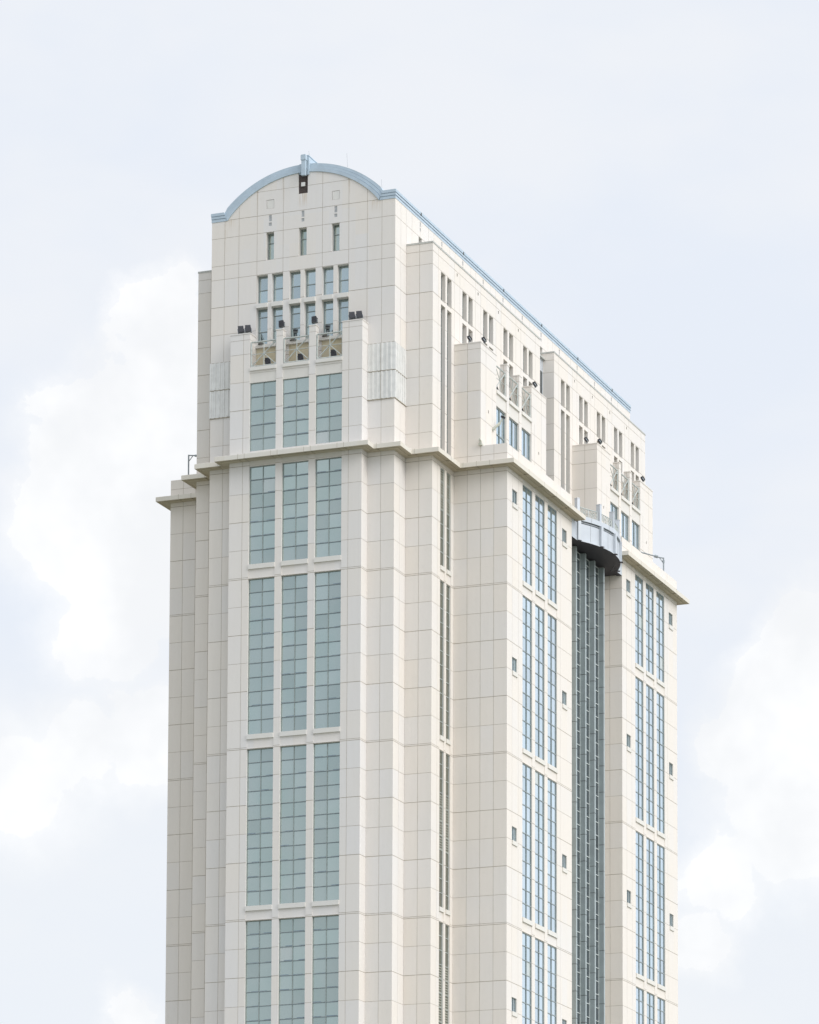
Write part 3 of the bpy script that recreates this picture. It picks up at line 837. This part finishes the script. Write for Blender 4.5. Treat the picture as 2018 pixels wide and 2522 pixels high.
# ------------------------------------------------------------------ ground
g = MB(); g.quad((-4000, -4000, ZG - .002), (4000, -4000, ZG - .002), (4000, 4000, ZG - .002), (-4000, 4000, ZG - .002))
m, nt, bs = newmat('ground_cover'); N = NB(nt); geo = N.n('ShaderNodeNewGeometry')
f = N.rng(N.noise(geo.outputs['Position'], .012, 6, .6), .42, .58)
N.put(bs.inputs['Base Color'], N.mix(f, (.30, .29, .27, 1), (.16, .19, .12, 1))); bs.inputs['Roughness'].default_value = .9
o = g.build('ground', m); o['kind'] = 'structure'; o['label'] = 'wide pale city ground around the tower'

# ------------------------------------------------------------------ sky
SUN_EL, SUN_AZ = math.radians(32), math.atan2(1.0, -.26)     # azimuth from +y towards +x
W = bpy.data.worlds.new('World'); SC.world = W; W.use_nodes = True
nt = W.node_tree; nt.nodes.clear(); N = NB(nt)
out = N.n('ShaderNodeOutputWorld')
sky = N.n('ShaderNodeTexSky', sky_type='NISHITA'); sky.sun_disc = False
sky.sun_elevation = SUN_EL; sky.sun_rotation = SUN_AZ
bg1 = N.n('ShaderNodeBackground'); N.put(bg1.inputs[0], sky.outputs[0]); bg1.inputs[1].default_value = .10
co = N.n('ShaderNodeTexCoord').outputs['Generated']
sep = N.n('ShaderNodeSeparateXYZ'); N.put(sep.inputs[0], co); X, Y, Z = sep.outputs
az = N.math('ARCTAN2', X, Y); el = N.math('ARCSINE', Z)
# warp directions a little so that cloud edges billow
wa = N.noise(co, 42, 9, .6); wb = N.noise(N.vmath('ADD', co, (5.2, 1.3, 3.1)), 42, 9, .6)
azw = N.math('ADD', az, N.math('MULTIPLY', N.math('SUBTRACT', wa, .5), .026))
elw = N.math('ADD', el, N.math('MULTIPLY', N.math('SUBTRACT', wb, .5), .026))
CL = [(-0.4655, 0.3450, 0.0112, 1.2), (-0.4635, 0.333, 0.0145, 1.2), (-0.486, 0.3204, 0.0101, 1), (-0.4931, 0.3185, 0.0064, 1), (-0.4907, 0.3053, 0.0117, 1), (-0.4732, 0.3039, 0.0255, 1), (-0.4806, 0.2849, 0.0213, .9), (-0.4652, 0.2782, 0.0234, .9), (-0.496, 0.2947, 0.0074, .9), (-0.4781, 0.2609, 0.016, .7), (-0.4767, 0.3192, 0.0128, 1), (-0.5014, 0.219, 0.0138, .5), (-0.4864, 0.2301, 0.0117, .6), (-0.4669, 0.2338, 0.0138, .6), (-0.4736, 0.1588, 0.0074, .7), (-0.2933, 0.246, 0.017, 1), (-0.2888, 0.2629, 0.0117, .9), (-0.3045, 0.2343, 0.0128, .9), (-0.2924, 0.216, 0.0202, .8), (-0.3124, 0.1968, 0.0117, .7), (-0.3213, 0.1806, 0.0085, .6)]
mask = None
for a, e, r, k in CL:
    da = N.math('SUBTRACT', azw, a); de = N.math('SUBTRACT', elw, e)
    d2 = N.math('ADD', N.math('MULTIPLY', N.math('MULTIPLY', da, da), .9), N.math('MULTIPLY', de, de))
    t = N.math('MULTIPLY', N.math('SUBTRACT', 1.0, N.math('DIVIDE', N.math('SQRT', d2), r)), k)
    mask = t if mask is None else N.math('SMOOTH_MAX', mask, t, .12)
soft = N.noise(co, 14, 5, .6)
mask = N.math('ADD', mask, N.math('MULTIPLY', N.math('SUBTRACT', soft, .5), .38))
cum = N.math('MAXIMUM', N.rng(mask, .0, .09, 0, .92), N.rng(mask, -.5, .45, 0, 1))
# generic broken cloud for every other direction
gen = N.rng(N.noise(co, 3.2, 6, .6), .45, .62, 0, .9)
away = N.rng(N.math('ABSOLUTE', N.math('SUBTRACT', az, -.398)), .16, .40)
cum = N.math('MAXIMUM', cum, N.math('MULTIPLY', gen, away))
veil = N.noise(N.vmath('MULTIPLY', co, (1.0, 1.0, 2.2)), 9, 4, .55)
vc = N.mix(N.rng(veil, .34, .66), (.85, .90, .985, 1), (.915, .94, .985, 1))
vc = N.mix(N.rng(el, .16, .30, .55, 0), vc, (.915, .94, .97, 1))
cc = N.mix(N.rng(N.noise(co, 22, 4, .6), .35, .7), (.965, .975, .99, 1), (1.10, 1.10, 1.10, 1))
cloud = N.mix(cum, vc, cc)
cloud = N.mix(away, cloud, N.mix(1.0, cloud, (.97, .995, 1.045, 1), 'MULTIPLY'))
# overcast sky brightens towards the zenith; out-of-view sunward gain added to lift the facades
zen = N.rng(Z, .42, .95, 1.0, 1.9)
side = N.math('ADD', 1.0, N.math('MULTIPLY', away, N.math('MULTIPLY_ADD', X, .60, .02)))
cloud = N.vmath('SCALE', cloud); N.put(cloud.node.inputs[3], N.math('MULTIPLY', zen, side))
bg2 = N.n('ShaderNodeBackground'); N.put(bg2.inputs[0], cloud); bg2.inputs[1].default_value = 1.0
mx = N.n('ShaderNodeMixShader'); mx.inputs[0].default_value = .93
nt.links.new(bg1.outputs[0], mx.inputs[1]); nt.links.new(bg2.outputs[0], mx.inputs[2]); nt.links.new(mx.outputs[0], out.inputs[0])

# sun (veiled, so very soft)
sd = bpy.data.lights.new('sun', 'SUN'); sd.energy = 1.55; sd.angle = math.radians(30); sd.color = (1, .965, .92)
so = bpy.data.objects.new('sun', sd); COL.objects.link(so)
dirv = Vector((math.sin(SUN_AZ) * math.cos(SUN_EL), math.cos(SUN_AZ) * math.cos(SUN_EL), math.sin(SUN_EL)))
so.rotation_euler = dirv.to_track_quat('Z', 'Y').to_euler()
so.location = dirv * 300

# ------------------------------------------------------------------ camera
yaw, pitch, roll, f_, cx, cy = 0.333541161, 0.099350936, -0.002299832, 9176.651317, 1591.261385, 3077.683555
F = Vector((-math.sin(yaw) * math.cos(pitch), math.cos(yaw) * math.cos(pitch), math.sin(pitch)))
R = Vector((math.cos(yaw), math.sin(yaw), 0)); U = R.cross(F)
R2 = math.cos(roll) * R + math.sin(roll) * U; U2 = -math.sin(roll) * R + math.cos(roll) * U
cd = bpy.data.cameras.new('camera'); cam = bpy.data.objects.new('camera', cd); COL.objects.link(cam)
mt = Matrix(((R2.x, U2.x, -F.x, CAM[0]), (R2.y, U2.y, -F.y, CAM[1]), (R2.z, U2.z, -F.z, CAM[2]), (0, 0, 0, 1)))
cam.matrix_world = mt
cd.sensor_fit = 'VERTICAL'; cd.sensor_height = 24; cd.lens = f_ / 2522 * 24
cd.shift_x = (1009 - cx) / 2522; cd.shift_y = (cy - 1261) / 2522
cd.clip_start = 1; cd.clip_end = 20000
SC.camera = cam
SC.view_settings.view_transform = 'Standard'; SC.view_settings.look = 'None'
SC.view_settings.exposure = 0; SC.view_settings.gamma = 1
for o in list(bpy.data.objects):
    if '_w' in o: del o['_w']
